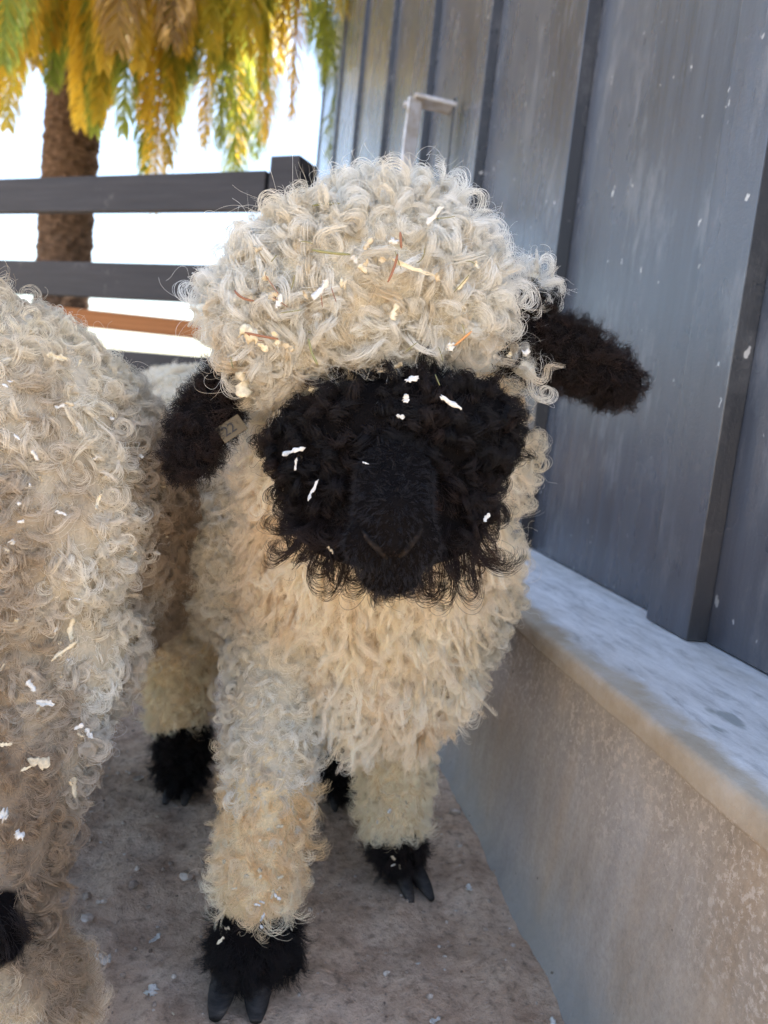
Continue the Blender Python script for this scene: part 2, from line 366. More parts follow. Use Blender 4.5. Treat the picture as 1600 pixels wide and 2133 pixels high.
# ---------------------------------------------------------------- palm
PY = 10.0
pb = at(133, 560, PY); TR = .29
palm = empty('palm_tree', (pb[0], pb[1], 0)); tag(palm, 'tall date palm with yellow and green hanging fronds beyond the dark fence', 'palm tree')
CZ = 6.5; lean = np.array([.25, 0, 0])
V = []; Fc = []; rows = 180; seg = 30
for i in range(rows):
    z = -.1+i*(CZ+.1)/(rows-1); rr = TR*(1+.18*math.exp(-z/.4))+(.10*max(0, (z-4.6)/1.9))
    for k in range(seg):
        a_ = k/seg*2*math.pi; ph = (z*5.2)+k/seg*8
        sc = abs(((z*4.2+(k/seg)*5+.5*((k*7) % 3)) % 1)-.5)*2
        j = random.uniform(-.012, .012)
        r_ = rr+.035*sc+j
        V.append((pb[0]+(z-2.2)/4.3*lean[0]*.3+math.cos(a_)*r_, pb[1]+math.sin(a_)*r_, z))
for i in range(rows-1):
    for k in range(seg): Fc.append((i*seg+k, i*seg+(k+1) % seg, (i+1)*seg+(k+1) % seg, (i+1)*seg+k))
mesh('trunk', V, Fc, M_trunk, palm)
crown = np.array([pb[0]+.12, pb[1], CZ])
def frond(az, el, L, droop, m_, twist=0, lk=1.0):
    """arching rachis with two rows of narrow hanging leaflets"""
    K_ = 46; h = np.array([math.cos(az), math.sin(az), 0]); ds = L/(K_-1); th = el; p = crown+h*.25+np.array([0, 0, random.uniform(-.5, .3)])
    P_ = [p.copy()]; T_ = []
    for i in range(K_-1):
        t = i/(K_-1); th -= droop*(.35+1.5*t)*ds/L*1.0
        th = max(th, R(-88)); d = h*math.cos(th)+np.array([0, 0, math.sin(th)]); p = p+d*ds; P_.append(p.copy()); T_.append(d)
    T_.append(T_[-1]); V = []; Fc = []
    side = np.cross(h, [0, 0, 1.0])
    for i in range(K_):     # rachis, triangular in section
        t = i/(K_-1); wd = .035*(1-t)+.006; nU = np.cross(side, T_[i]); b0 = len(V)
        V += [P_[i]+side*wd, P_[i]-side*wd, P_[i]-nU*wd*.8]
        if i: 
            for a_, b_ in ((0, 1), (1, 2), (2, 0)): Fc.append((b0-3+a_, b0-3+b_, b0+b_, b0+a_))
    per = 5
    for i in range(3, K_-1):
        for q_ in range(per):
            t = (i+q_/per)/(K_-1); base = P_[i]*(1-q_/per)+P_[i+1]*q_/per
            ll = .66*lk*max(0, math.sin(min(1, t*.88+.12)*math.pi))**.6+.08
            for s in (-1, 1):
                nU = np.cross(side, T_[i])
                dd = nrm(side*s*random.uniform(.45, .85)+T_[i]*random.uniform(.65, 1.0)+nU*random.uniform(-.5, .5)+np.array([0, 0, -.12]))
                wv = nrm(np.cross(dd, nrm(nU+side*random.uniform(-.8, .8))))*.0095
                mid = base+dd*ll*.55; end = base+nrm(dd+np.array([0, 0, -.35]))*ll
                b0 = len(V); V += [base-wv*.6, base+wv*.6, mid+wv, mid-wv, end]
                Fc.append((b0, b0+1, b0+2, b0+3)); Fc.append((b0+3, b0+2, b0+4))
    return mesh('frond', V, Fc, m_, palm)
# low hanging fronds all round (the ones in the picture face the pen), arching ones above
nf = 0
for i in range(46):
    az = i*2.39996+random.uniform(-.15, .15); el = R(random.uniform(-5, 40)); L = random.uniform(3.9, 4.8)
    frond(az, el, L, random.uniform(1.7, 2.4), M_fronds[random.choice([0, 0, 2, 2, 1, 1, 3])]); nf += 1
for i in range(20):
    frond(i*2.39996+.7, R(random.uniform(40, 80)), random.uniform(3.8, 4.6), random.uniform(1.2, 1.9), M_fronds[1]); nf += 1
for px, L_, mi in [(random.uniform(-60, 690), random.uniform(3.5, 4.6), [0, 2, 1, 0, 2, 0, 1][k_ % 7]) for k_ in range(62)]+[(20, 4.6, 0), (110, 4.1, 0), (195, 4.5, 1), (285, 4.9, 0), (345, 5.2, 2), (420, 5.3, 2), (505, 4.9, 0), (545, 5.0, 1), (600, 5.2, 0), (650, 4.7, 2), (330, 5.1, 0), (470, 4.6, 2), (60, 4.9, 2), (240, 5.0, 1)]:
    # fronds whose tips hang at these sides of the crown, facing the pen
    L_ -= .35
    tx = at(px, 300, PY-1.2-random.uniform(0, .8)); dv = tx-crown; az = math.atan2(dv[1], dv[0]); hd = math.hypot(dv[0], dv[1])
    el = R(30 if hd > 2.2 else 5); 
    # choose the droop that ends the rachis above the tip's place
    best = None
    for dr in np.linspace(.8, 5.0, 40):
        th = el; x = .25
        for k in range(45):
            t = k/45; th = max(th-dr*(.35+1.5*t)/45, R(-88)); x += math.cos(th)*L_/45
        if best is None or abs(x-hd) < best[0]: best = (abs(x-hd), dr)
    frond(az, el, L_, best[1], M_fronds[mi], lk=.60)

# ---------------------------------------------------------------- animals: core body
def prim_sphere(px, py, y, r, tg, ax=None): p = at(px, py, y); rr = r*depth(p)/F_PX; return ('s', p, p, rr, rr, tg, None)
def prim_cap(a, b, tg):
    p = at(a[0], a[1], a[2]); q = at(b[0], b[1], b[2]); return ('c', p, q, a[3]*depth(p)/F_PX, b[3]*depth(q)/F_PX, tg, None)
def prim_ell(px, py, y, rx, ry, rz, roll, tg, pitch=0):
    """ellipsoid: half sizes given as seen from the pen side, roll about the line of sight"""
    p = at(px, py, y); s = depth(p)/F_PX; cr, sr = math.cos(R(roll)), math.sin(R(roll))
    a = right*cr+down*sr; b = -right*sr+down*cr; c = fwd.copy()
    cp, sp_ = math.cos(R(pitch)), math.sin(R(pitch)); b, c = b*cp+c*sp_, -b*sp_+c*cp
    return ('e', p, (a, b, c), np.array([rx, ry, rz])*s, None, tg, None)
def world_cap(p, r1, q, r2, tg): return ('c', np.array(p, float), np.array(q, float), r1, r2, tg, None)
def sdf(P, pr):
    if pr[0] == 'e':
        d = P-pr[1]; L = np.stack([d@pr[2][0], d@pr[2][1], d@pr[2][2]], -1); k0 = np.linalg.norm(L/pr[3], axis=1); k1 = np.linalg.norm(L/pr[3]**2, axis=1)
        return k0*(k0-1)/np.maximum(k1, 1e-9)
    a, b = pr[1], pr[2]; ab = b-a; t = np.clip(((P-a)@ab)/max(ab@ab, 1e-12), 0, 1)
    return np.linalg.norm(P-a-t[:, None]*ab, axis=1)-(pr[3]+(pr[4]-pr[3])*t)
def build_core(prims, voxel, smooth=6):
    bm = bmesh.new()
    for pr in prims:
        if pr[0] == 'e':
            X = Matrix([[pr[2][j][i]*pr[3][j] for j in range(3)]+[pr[1][i]] for i in range(3)]+[[0, 0, 0, 1]])
            bmesh.ops.create_icosphere(bm, subdivisions=4, radius=1, matrix=X)
        else:
            a, b = pr[1], pr[2]; L = np.linalg.norm(b-a); n_ = max(2, int(L/(min(pr[3], pr[4])*.16))+1) if L > 0 else 1
            for i in range(n_):
                t = i/max(n_-1, 1); c = a+(b-a)*t
                bmesh.ops.create_icosphere(bm, subdivisions=3, radius=pr[3]+(pr[4]-pr[3])*t, matrix=Matrix.Translation(c))
    me = bpy.data.meshes.new('core'); bm.to_mesh(me); bm.free(); o = bpy.data.objects.new('core', me); col.objects.link(o)
    md = o.modifiers.new('r', 'REMESH'); md.mode = 'VOXEL'; md.voxel_size = voxel
    md = o.modifiers.new('s', 'SMOOTH'); md.factor = .5; md.iterations = smooth
    dg = bpy.context.evaluated_depsgraph_get(); res = bpy.data.meshes.new_from_object(o.evaluated_get(dg))
    bpy.data.objects.remove(o); return res
def tri_sample(me, n_):
    me.calc_loop_triangles(); T = np.empty(len(me.loop_triangles)*3, np.int32); me.loop_triangles.foreach_get('vertices', T); T = T.reshape(-1, 3)
    Vv = np.empty(len(me.vertices)*3, np.float32); me.vertices.foreach_get('co', Vv); Vv = Vv.reshape(-1, 3).astype(float)
    Nn = np.empty(len(me.vertices)*3, np.float32); me.vertices.foreach_get('normal', Nn); Nn = Nn.reshape(-1, 3).astype(float)
    A = np.linalg.norm(np.cross(Vv[T[:, 1]]-Vv[T[:, 0]], Vv[T[:, 2]]-Vv[T[:, 0]]), axis=1)/2; cs = np.cumsum(A); area = cs[-1]
    k = np.minimum(np.searchsorted(cs, rng.uniform(0, area, n_)), len(T)-1); u = rng.uniform(size=(n_, 2)); fl_ = u.sum(1) > 1; u[fl_] = 1-u[fl_]
    b = np.stack([1-u.sum(1), u[:, 0], u[:, 1]], -1)[:, :, None]
    return (Vv[T[k]]*b).sum(1), (lambda q: q/np.linalg.norm(q, axis=1, keepdims=True))((Nn[T[k]]*b).sum(1)), area
def classify(P, prims):
    D = np.stack([sdf(P, pr) for pr in prims]); k = D.argmin(0); return np.array([pr[5] for pr in prims])[k]
def unit(v): return v/np.maximum(np.linalg.norm(v, axis=-1, keepdims=True), 1e-9)

STY = dict(
 topknot=dict(dens=12500, L=(.030, .064), turn=(6, 13), ns=27, rb=.0028, rt=.0006, K=36, grav=.08, out=1.1, fz=.0007, hr=.000125, pw=1.0, jit=.025, spread=1.2, drift=.45, vary=.25),
 frizz=dict(dens=8500, L=(.020, .050), turn=(3.0, 12), ns=6, rb=.0065, rt=.0040, K=24, grav=.1, out=1.0, fz=.0030, hr=.00008, pw=.5, jit=.35, spread=1.6, drift=1.0, vary=.3),
 body=dict(dens=15500, L=(.022, .042), turn=(4.5, 10.5), ns=15, rb=.0026, rt=.0006, K=20, grav=.65, out=.9, fz=.0006, hr=.00013, pw=.7, jit=.05, spread=.9, drift=.5, vary=.3),
 chest=dict(dens=13500, L=(.030, .058), turn=(2.5, 7), ns=19, rb=.0024, rt=.0004, K=26, grav=1.4, out=.85, fz=.0006, hr=.00013, pw=.9, jit=.04, spread=.5, wave=1, drift=.45, vary=.25),
 leg=dict(dens=19000, L=(.016, .032), turn=(2, 6), ns=17, rb=.0032, rt=.0008, K=14, grav=.75, out=.65, fz=.0012, hr=.00012, pw=.8, jit=.2, spread=.6, drift=.3),
 foot=dict(dens=22000, L=(.011, .024), turn=(.8, 3), ns=16, rb=.0034, rt=.0018, K=10, grav=.7, out=.65, fz=.0010, hr=.00012, pw=1, jit=.25, spread=.6, drift=.3),
 face=dict(dens=12500, L=(.018, .036), turn=(4, 9.5), ns=32, rb=.0032, rt=.0008, K=18, grav=.3, out=1.0, fz=.0010, hr=.00012, pw=.7, jit=.10, spread=1.0, drift=.5),
 beard=dict(dens=12000, L=(.032, .058), turn=(2.5, 6.5), ns=22, rb=.0028, rt=.0007, K=22, grav=1.0, out=1.1, fz=.0010, hr=.00012, pw=1.4, jit=.10, spread=.7, drift=.3),
 ear=dict(dens=36000, L=(.008, .016), turn=(1, 3.5), ns=16, rb=.0036, rt=.0016, K=11, grav=.25, out=.95, fz=.0014, hr=.00011, pw=1, jit=.3, spread=.6, drift=.3),
 nose=dict(dens=160000, L=(.0018, .0035), turn=(.1, .5), ns=3, rb=.001, rt=.001, K=4, grav=.4, out=.6, fz=.0001, hr=.0001, pw=1, jit=.2, spread=.4, drift=.1),
 muzzle=dict(dens=190000, L=(.0038, .0085), turn=(.2, 1.5), ns=3, rb=.0009, rt=.0008, K=5, grav=.45, out=.42, fz=.0002, hr=.00011, pw=1, jit=.3, spread=.45, drift=.2),
)
def wool_curves(name, P, Nn, st, tint, parent, material, flyaway=0, flow=None):
    n_ = len(P)
    if not n_: return None
    K_ = st['K']; ns = st['ns']; s = np.linspace(0, 1, K_)
    L = rng.uniform(*st['L'], n_)*(1+st.get('vary', .2)*noise3(P, 38, 77)); turn = rng.uniform(*st['turn'], n_)*rng.choice([-1, 1], n_)
    g = np.array([0, 0, -1.0])
    d0 = unit(Nn*st['out']+g*st['grav']+rng.normal(size=(n_, 3))*st['spread']*.45+(0 if flow is None else flow))
    inside = (d0*Nn).sum(1); d0 = unit(d0+Nn*np.clip(.25-inside, 0, 1)[:, None]*1.2)
    rv = rng.normal(size=(n_, 3)); u = unit(rv-d0*(rv*d0).sum(1, keepdims=True)); v = np.cross(d0, u)
    wave = st.get('wave', 0)
    # strands
    idx_ = np.repeat(np.arange(n_), ns); m_ = len(idx_)
    jt = 1+rng.normal(size=m_)*st['jit']; Ls = L[idx_]*(1+rng.normal(size=m_)*.10)
    if wave:
        ph = rng.uniform(0, 6.28, n_)[idx_]; A_ = rng.uniform(.7, 1.35, n_)[idx_]; wn = rng.uniform(1.3, 2.5, n_)[idx_]
        hook = (turn[idx_]*jt)[:, None]*np.clip((s-.55)/.45, 0, 1)**1.5*.75
        th = A_[:, None]*np.sin(ph[:, None]+6.28*wn[:, None]*s*jt[:, None])+hook
    else:
        th = (turn[idx_]*jt)[:, None]*s**(st['pw']+1)
    ds = Ls/(K_-1)
    c_ = np.cos(th)[..., None]; s_ = np.sin(th)[..., None]
    tan = c_*d0[idx_][:, None]+s_*u[idx_][:, None]+(rng.normal(size=n_)*st['drift'])[idx_][:, None, None]*v[idx_][:, None]*s[None, :, None]
    pos = np.concatenate([np.zeros((m_, 1, 3)), np.cumsum(tan[:, :-1]*ds[:, None, None], 1)], 1)
    off = rng.normal(size=(m_, 3)); rad = st['rb']*(1-s)**.8+st['rt']*(.35+.65*s)
    off0 = off-Nn[idx_]*(off*Nn[idx_]).sum(1, keepdims=True)*.8
    pos += off0[:, None]*rad[None, :, None]*.75
    k1 = rng.normal(size=(m_, 1, 3)); k2 = rng.normal(size=(m_, 1, 3)); f1 = rng.uniform(3, 9, (m_, 1, 1)); f2 = rng.uniform(8, 17, (m_, 1, 1))
    pos += st['fz']*(k1*np.sin(f1*s[None, :, None])+.4*k2*np.sin(f2*s[None, :, None]))*s[None, :, None]**.7
    pos += P[idx_][:, None]-Nn[idx_][:, None]*.002
    hr = np.full((m_, K_), st['hr'])*(1.15-.75*s[None]**3)*rng.uniform(.7, 1.25, (m_, 1))
    tc = tint[idx_]*(1+rng.normal(size=(m_, 1))*.07)
    if flyaway:    # single stray hairs that give the fuzzy halo
        f_ = int(flyaway*n_); j = rng.integers(0, n_, f_); Lf = L[j]*rng.uniform(.7, 1.15, f_)
        a1 = rng.normal(size=(f_, 3)); dd = unit(Nn[j]*1.0+rng.normal(size=(f_, 3))*.5); uu = unit(a1-dd*(a1*dd).sum(1, keepdims=True)); vv = np.cross(dd, uu)
        tt = rng.normal(size=f_)*9; wv_ = rng.uniform(4, 12, f_); aa = rng.uniform(.6, 1.6, f_)
        th = tt[:, None]*s**1.6+aa[:, None]*np.sin(wv_[:, None]*s+j[:, None]); th2 = aa[:, None]*.8*np.sin(wv_[:, None]*.8*s+j[:, None]*2.)
        tn = unit(np.cos(th)[..., None]*dd[:, None]+np.sin(th)[..., None]*uu[:, None]+th2[..., None]*vv[:, None])
        pf = np.concatenate([np.zeros((f_, 1, 3)), np.cumsum(tn[:, :-1]*(Lf/(K_-1))[:, None, None], 1)], 1)+P[j][:, None]+rng.normal(size=(f_, 1, 3))*.003
        pos = np.concatenate([pos, pf]); hr = np.concatenate([hr, np.full((f_, K_), st['hr']*.62)]); tc = np.concatenate([tc, tint[j]*1.05]); m_ += f_
    pos[..., 2] = np.maximum(pos[..., 2], .002)
    if material is M_wool or material is M_black:   # keep wool out of the masonry and the wall
        zlow = pos[..., 2] < .315
        pos[..., 0] = np.where(zlow, np.minimum(pos[..., 0], .338), np.minimum(pos[..., 0], .53))
    cu = bpy.data.hair_curves.new(name); cu.add_curves([K_]*m_)
    cu.position_data.foreach_set('vector', pos.astype(np.float32).ravel())
    ra = cu.attributes.get('radius') or cu.attributes.new('radius', 'FLOAT', 'POINT'); ra.data.foreach_set('value', hr.astype(np.float32).ravel())
    ca = cu.attributes.new('tint', 'FLOAT_COLOR', 'CURVE'); cc = np.concatenate([np.clip(tc, 0.002, .92), np.ones((m_, 1))], 1); ca.data.foreach_set('color', cc.astype(np.float32).ravel())
    cu.materials.append(material); o = bpy.data.objects.new(name, cu); col.objects.link(o); o.parent = parent
    o.matrix_parent_inverse = Matrix.Translation(parent.location).inverted()
    print(name, n_, m_, m_*K_); return o
CREAM = np.array([.72, .65, .51]); WHITE = np.array([.80, .80, .755]); TAN = np.array([.62, .46, .26]); BRN = np.array([.36, .255, .16]); BLK = np.array([.0065, .0055, .006]); BBR = np.array([.024, .013, .009])
def tint_for(tagname, P, seed):
    n1 = noise3(P, 14, seed); n2 = noise3(P, 45, seed+1); r_ = rng.normal(size=len(P))
    def mixc(a, b, t): t = np.clip(t, 0, 1)[:, None]; return a*(1-t)+b*t
    if tagname == 'muzzle': return np.array([.0105, .0095, .011])*(1+.25*n2+.2*r_)[:, None]
    if tagname in ('foot', 'face', 'beard', 'ear', 'knee', 'nose'):
        return mixc(BLK, BBR, {'ear': .42, 'face': .2, 'beard': .4, 'nose': .8}.get(tagname, .12)+.3*n2+.15*r_)*(1+.15*r_[:, None])
    if tagname == 'topknot':
        c = mixc(WHITE, CREAM, .30+.5*n1+.3*r_); c = mixc(c, TAN, -.22+.42*n2+.15*r_+np.clip((.64-P[:, 2])*2.6, 0, .48)); return c*.94
    if tagname == 'chest':
        c = mixc(np.array([.90, .79, .61]), WHITE*1.12, .3+.4*n1+.3*r_); return mixc(c, np.array([.72, .53, .30]), .1+.5*n2+.2*r_)
    if tagname in ('body', 'chest'):
        c = mixc(CREAM*1.08, WHITE*1.06, .35+.4*n1+.25*r_); c = mixc(c, TAN, .02+.45*n2+.2*r_-.1); c = mixc(c, BRN, -.45+.5*noise3(P, 9, seed+5)+.2*r_); return c
    if tagname == 'leg':
        return mixc(np.array([.91, .82, .64]), np.array([.80, .60, .34]), .22+.6*n1+.3*n2+.25*r_)
def animal(name, label, prims, voxel, group, dens=1.0, dust=0, seed=0, view=None, detail=1.0, remap=None, flymul=1.0):
    me = build_core(prims, voxel)
    low = min(pr[1][2] for pr in prims)
    o = link(name, me, M_skinwool, smooth=True); tag(o, label, 'sheep', group)
    vc = np.empty(len(me.vertices)*3, np.float32); me.vertices.foreach_get('co', vc); vc = vc.reshape(-1, 3).astype(float)
    tg = classify(vc, prims); 
    if remap: tg = remap(vc, tg)
    colr = np.ones((len(vc), 4)); base = dict(topknot=(.66, .60, .47), body=(.58, .50, .37), chest=(.70, .58, .42), leg=(.70, .55, .33))
    for t in set(tg): colr[tg == t, :3] = base.get(t, (.006, .005, .005))
    if dust:
        dz = np.clip(dust*(.45+.6*noise3(vc, 11, seed+9)+.5*noise3(vc, 35, seed+10)+np.minimum((.40-vc[:, 2])*1.9, .35)-np.clip((.17-vc[:, 2])*9, 0, 1.0)), 0, .9); wl = np.isin(tg, ['body', 'leg', 'chest'])
        colr[wl, :3] = colr[wl, :3]*(1-dz[wl, None])+np.array([.20, .14, .09])*dz[wl, None]
    at_ = me.attributes.new('tint', 'FLOAT_COLOR', 'POINT'); at_.data.foreach_set('color', colr.astype(np.float32).ravel())
    _, _, area = tri_sample(me, 10)
    names = dict(topknot='topknot', body='fleece', chest='chest_wool', leg='leg_wool', foot='foot_wool', face='face_wool', beard='beard', ear='ear_wool', muzzle='muzzle_hair', nose='nose_hair', knee='knee_wool')
    md = 170000; S = int(area*md); P, Nn, _ = tri_sample(me, S); tg = classify(P, prims)
    if remap: tg = remap(P, tg)
    vis = ((ORG+np.array([0, 0, .1])-P)*Nn).sum(1)/np.linalg.norm(P-ORG, axis=1) > -.35
    for t in sorted(set(tg)):
        st = dict(STY.get(t if t != 'knee' else 'foot')); k = st['dens']*dens/md*np.where(vis, 1, .3)
        selr = (tg == t) & (rng.uniform(size=S) < k) & (P[:, 2] > .004)
        p_ = P[selr]; st['ns'] = max(2, int(st['ns']*detail)); st['hr'] /= detail**.7
        tn_ = tint_for(t, p_, seed)
        if dust and t in ('body', 'leg', 'chest'):
            dz = np.clip(dust*(.45+.6*noise3(p_, 11, seed+9)+.5*noise3(p_, 35, seed+10)+np.minimum((.40-p_[:, 2])*1.9, .35)-np.clip((.17-p_[:, 2])*9, 0, 1.0)), 0, .9)[:, None]; tn_ = tn_*(1-dz)+np.array([.30, .21, .13])*dz
        wool_curves(names[t], p_, Nn[selr], st, tn_, o, M_black if t in ('foot', 'face', 'beard', 'ear', 'muzzle', 'knee', 'nose') else M_wool,
                    flyaway={'topknot': 3, 'body': 1.2, 'chest': 1, 'leg': 1.5, 'beard': 2.5, 'face': 2, 'ear': 1.5, 'foot': 1}.get(t, 0)*flymul)
    return o, me
def frizz_layer(o, me, prims, seed):
    P, Nn, area = tri_sample(me, 60000); t = classify(P, prims); k = (t == 'topknot') & (rng.uniform(size=len(P)) < STY['frizz']['dens']*area/60000)
    wool_curves('topknot_frizz', P[k], Nn[k], dict(STY['frizz']), tint_for('topknot', P[k], seed)*1.03, o, M_wool)
def hoof_pair(parent, c, toe, wd=.016, Lh=.05, hh=.036):
    """two cloven claws, each a lofted horn wedge, toe direction given"""
    toe = nrm(np.array([toe[0], toe[1], 0.])); sd_ = np.array([-toe[1], toe[0], 0])
    for s in (-1, 1):
        V = []; Fc = []; rings = 9; seg = 12; t2 = nrm(toe+sd_*s*.10)
        for i in range(rings):
            t = i/(rings-1)                       # heel top -> toe tip
            cen = np.array(c)+sd_*s*wd*.62+t2*(Lh*(t-.35)); top = hh*(1-.80*t**1.7); w_ = wd*.56*math.sqrt(max(.02, 1-(t*1.0-.15)**4*1.2 if t > .15 else 1))*(1-.30*t**3)
            for k in range(seg):
                a_ = k/seg*2*math.pi; V.append(cen+sd_*math.cos(a_)*w_+np.array([0, 0, max(0, .5+.5*math.sin(a_))**.8*top+.001]))
        for i in range(rings-1):
            for k in range(seg): Fc.append((i*seg+k, i*seg+(k+1) % seg, (i+1)*seg+(k+1) % seg, (i+1)*seg+k))
        Fc.append(tuple(range(seg))[::-1]); Fc.append(tuple((rings-1)*seg+k for k in range(seg)))
        mesh('hoof', V, Fc, M_hoof, parent, True)

# ---- the lamb facing us
C = prim_cap; E_ = prim_ell
lamb_prims = [
 E_(742, 625, .625, 280, 178, 215, -8, 'topknot'), E_(800, 515, .640, 180, 95, 170, 0, 'topknot'), E_(580, 690, .595, 125, 120, 110, 0, 'topknot'),
 E_(925, 640, .60, 118, 120, 120, -12, 'topknot'),
 E_(822, 925, .565, 262, 140, 150, -6, 'face'), E_(815, 1035, .550, 220, 115, 120, 0, 'face'), E_(815, 1110, .53, 190, 75, 80, 0, 'beard'),
 E_(1078, 690, .63, 62, 100, 60, 0, 'face'), C((1105, 585, .64, 24), (1108, 615, .63, 22), 'topknot'), C((1085, 765, .60, 20), (1105, 780, .60, 16), 'topknot'),
 C((822, 1000, .500, 82), (818, 1085, .456, 84), 'muzzle'), C((766, 1132, .450, 52), (792, 1166, .449, 40), 'muzzle'), C((868, 1130, .450, 52), (844, 1166, .449, 40), 'muzzle'),
 C((818, 1075, .440, 58), (818, 1105, .434, 42), 'muzzle'), C((818, 1110, .433, 38), (818, 1142, .427, 22), 'nose'), E_(815, 1205, .460, 64, 34, 50, 0, 'muzzle'),
 C((490, 780, .62, 42), (430, 870, .60, 60), 'ear'), C((430, 870, .60, 60), (392, 960, .585, 44), 'ear'),
 C((1085, 705, .63, 50), (1185, 738, .61, 66), 'ear'), C((1185, 738, .61, 66), (1290, 800, .595, 46), 'ear'),
 C((790, 900, .68, 250), (780, 1120, .76, 265), 'chest'), E_(800, 950, .72, 305, 240, 160, 0, 'body'), E_(785, 1190, .80, 292, 290, 200, 3, 'body'), E_(800, 1370, .745, 195, 150, 150, 0, 'chest'),
 E_(610, 1330, .775, 130, 170, 140, 0, 'body'), E_(900, 1330, .80, 120, 150, 140, 0, 'body'),
 world_cap((.04, .88, .40), .140, (.045, 1.14, .41), .140, 'body'),
 C((575, 1450, .735, 98), (560, 1640, .69, 84), 'leg'), C((560, 1640, .69, 84), (542, 1790, .655, 84), 'leg'), C((542, 1790, .655, 84), (535, 1840, .645, 82), 'leg'),
 C((815, 1450, .82, 85), (822, 1620, .815, 70), 'leg'), C((822, 1620, .815, 70), (822, 1680, .808, 66), 'leg'),
]
fL = ground_at(520, 2065); fR = ground_at(835, 1835); hL = ground_at(375, 1648); hR = ground_at(705, 1665)
a_ = at(525, 1950, .628)
lamb_prims += [world_cap(a_, .034, fL+[-.004, .018, .040], .033, 'foot'), world_cap(at(585, 1930, .645), .016, at(602, 2000, .64), .014, 'foot')]
lamb_prims += [world_cap(at(825, 1750, .80), .030, fR+[0, .01, .032], .027, 'foot')]
lamb_prims += [world_cap((-.045, 1.10, .30), .085, (-.085, 1.055, .17), .048, 'leg'), world_cap((-.085, 1.055, .17), .046, (hL[0]-.01, hL[1]+.03, .105), .038, 'leg'), world_cap((hL[0], hL[1]+.012, .062), .038, (hL[0], hL[1], .036), .034, 'foot')]
lamb_prims += [world_cap((.10, 1.10, .30), .085, (.14, 1.05, .17), .044, 'leg'), world_cap((.14, 1.05, .17), .04, (hR[0], hR[1]+.03, .08), .032, 'leg'), world_cap((hR[0], hR[1]+.01, .055), .030, (hR[0], hR[1], .03), .028, 'foot')]
lamb_prims += [world_cap((.02, 1.26, .42), .03, (.02, 1.30, .28), .022, 'leg')]
lamb, lamb_me = animal('sheep', 'young black-faced lamb with curly cream topknot standing head-on beside the concrete ledge', lamb_prims, .0034, 'black-faced sheep in the pen', seed=1, dust=.0, remap=lambda P, t: np.where((t == 'leg') & (P[:, 2]+noise3(P, 60, 90)*.018+rng.normal(size=len(P))*.016 > .195), 'body', t))
frizz_layer(lamb, lamb_me, lamb_prims, 1)
hoof_pair(lamb, ground_at(500, 2080)+[0, 0, .0], (-.12, -1), .024, .046, .036); hoof_pair(lamb, fR+[.008, -.012, 0], (.25, -1), .016, .05, .03)
hoof_pair(lamb, hL+[0, -.012, 0], (-.1, -1), .016, .045, .028); hoof_pair(lamb, hR+[0, -.01, 0], (.1, -1), .014, .04, .026)
bvh = BVHTree.FromPolygons([v.co for v in lamb_me.vertices], [p.vertices for p in lamb_me.polygons])
def hit(px, py, tree=None):
    r = ray(px, py); r = r/np.linalg.norm(r); loc, nn_, _, d_ = (tree or bvh).ray_cast(Vector(ORG), Vector(r)); return loc, nn_, Vector(r)
# nostrils: curved rims each side of the nose
def tube(name, pts, rad, m_, parent, seg=8):
    V = []; Fc = []
    P_ = [np.array(p, float) for p in pts]
    for i, p in enumerate(P_):
        d = nrm(P_[min(i+1, len(P_)-1)]-P_[max(i-1, 0)]); a = np.array([0, 0, 1.]) if abs(d[2]) < .9 else np.array([1., 0, 0]); a = nrm(np.cross(d, a)); b = np.cross(d, a)
        r_ = rad[i] if isinstance(rad, (list, tuple)) else rad
        for k in range(seg): t = k/seg*2*math.pi; V.append(p+(a*math.cos(t)+b*math.sin(t))*r_)
    for i in range(len(P_)-1):
        for k in range(seg): Fc.append((i*seg+k, i*seg+(k+1) % seg, (i+1)*seg+(k+1) % seg, (i+1)*seg+k))
    Fc.append(tuple(range(seg))[::-1]); Fc.append(tuple((len(P_)-1)*seg+k for k in range(seg)))
    return mesh(name, V, Fc, m_, parent, True)
for pts in ([(756, 1106), (768, 1122), (782, 1137), (797, 1151), (806, 1162)], [(880, 1100), (868, 1118), (854, 1135), (841, 1150), (831, 1160)]):
    P_ = []
    for (x, y) in pts:
        loc, nn_, r = hit(x, y)
        if loc: P_.append(np.array(loc-r*.0013))
    if len(P_) > 2: tube('nostril', P_, [.0008]+[.0023]*(len(P_)-2)+[.0012], M_nose, lamb)

for (x, y) in ((640, 950), (1000, 935)):
    loc, nn_, r = hit(x, y)
    if loc:
        bm = bmesh.new(); bmesh.ops.create_uvsphere(bm, u_segments=20, v_segments=14, radius=.0095, matrix=Matrix.Translation(loc+r*.011)); from_bm('eye', bm, M_eye, lamb, True)
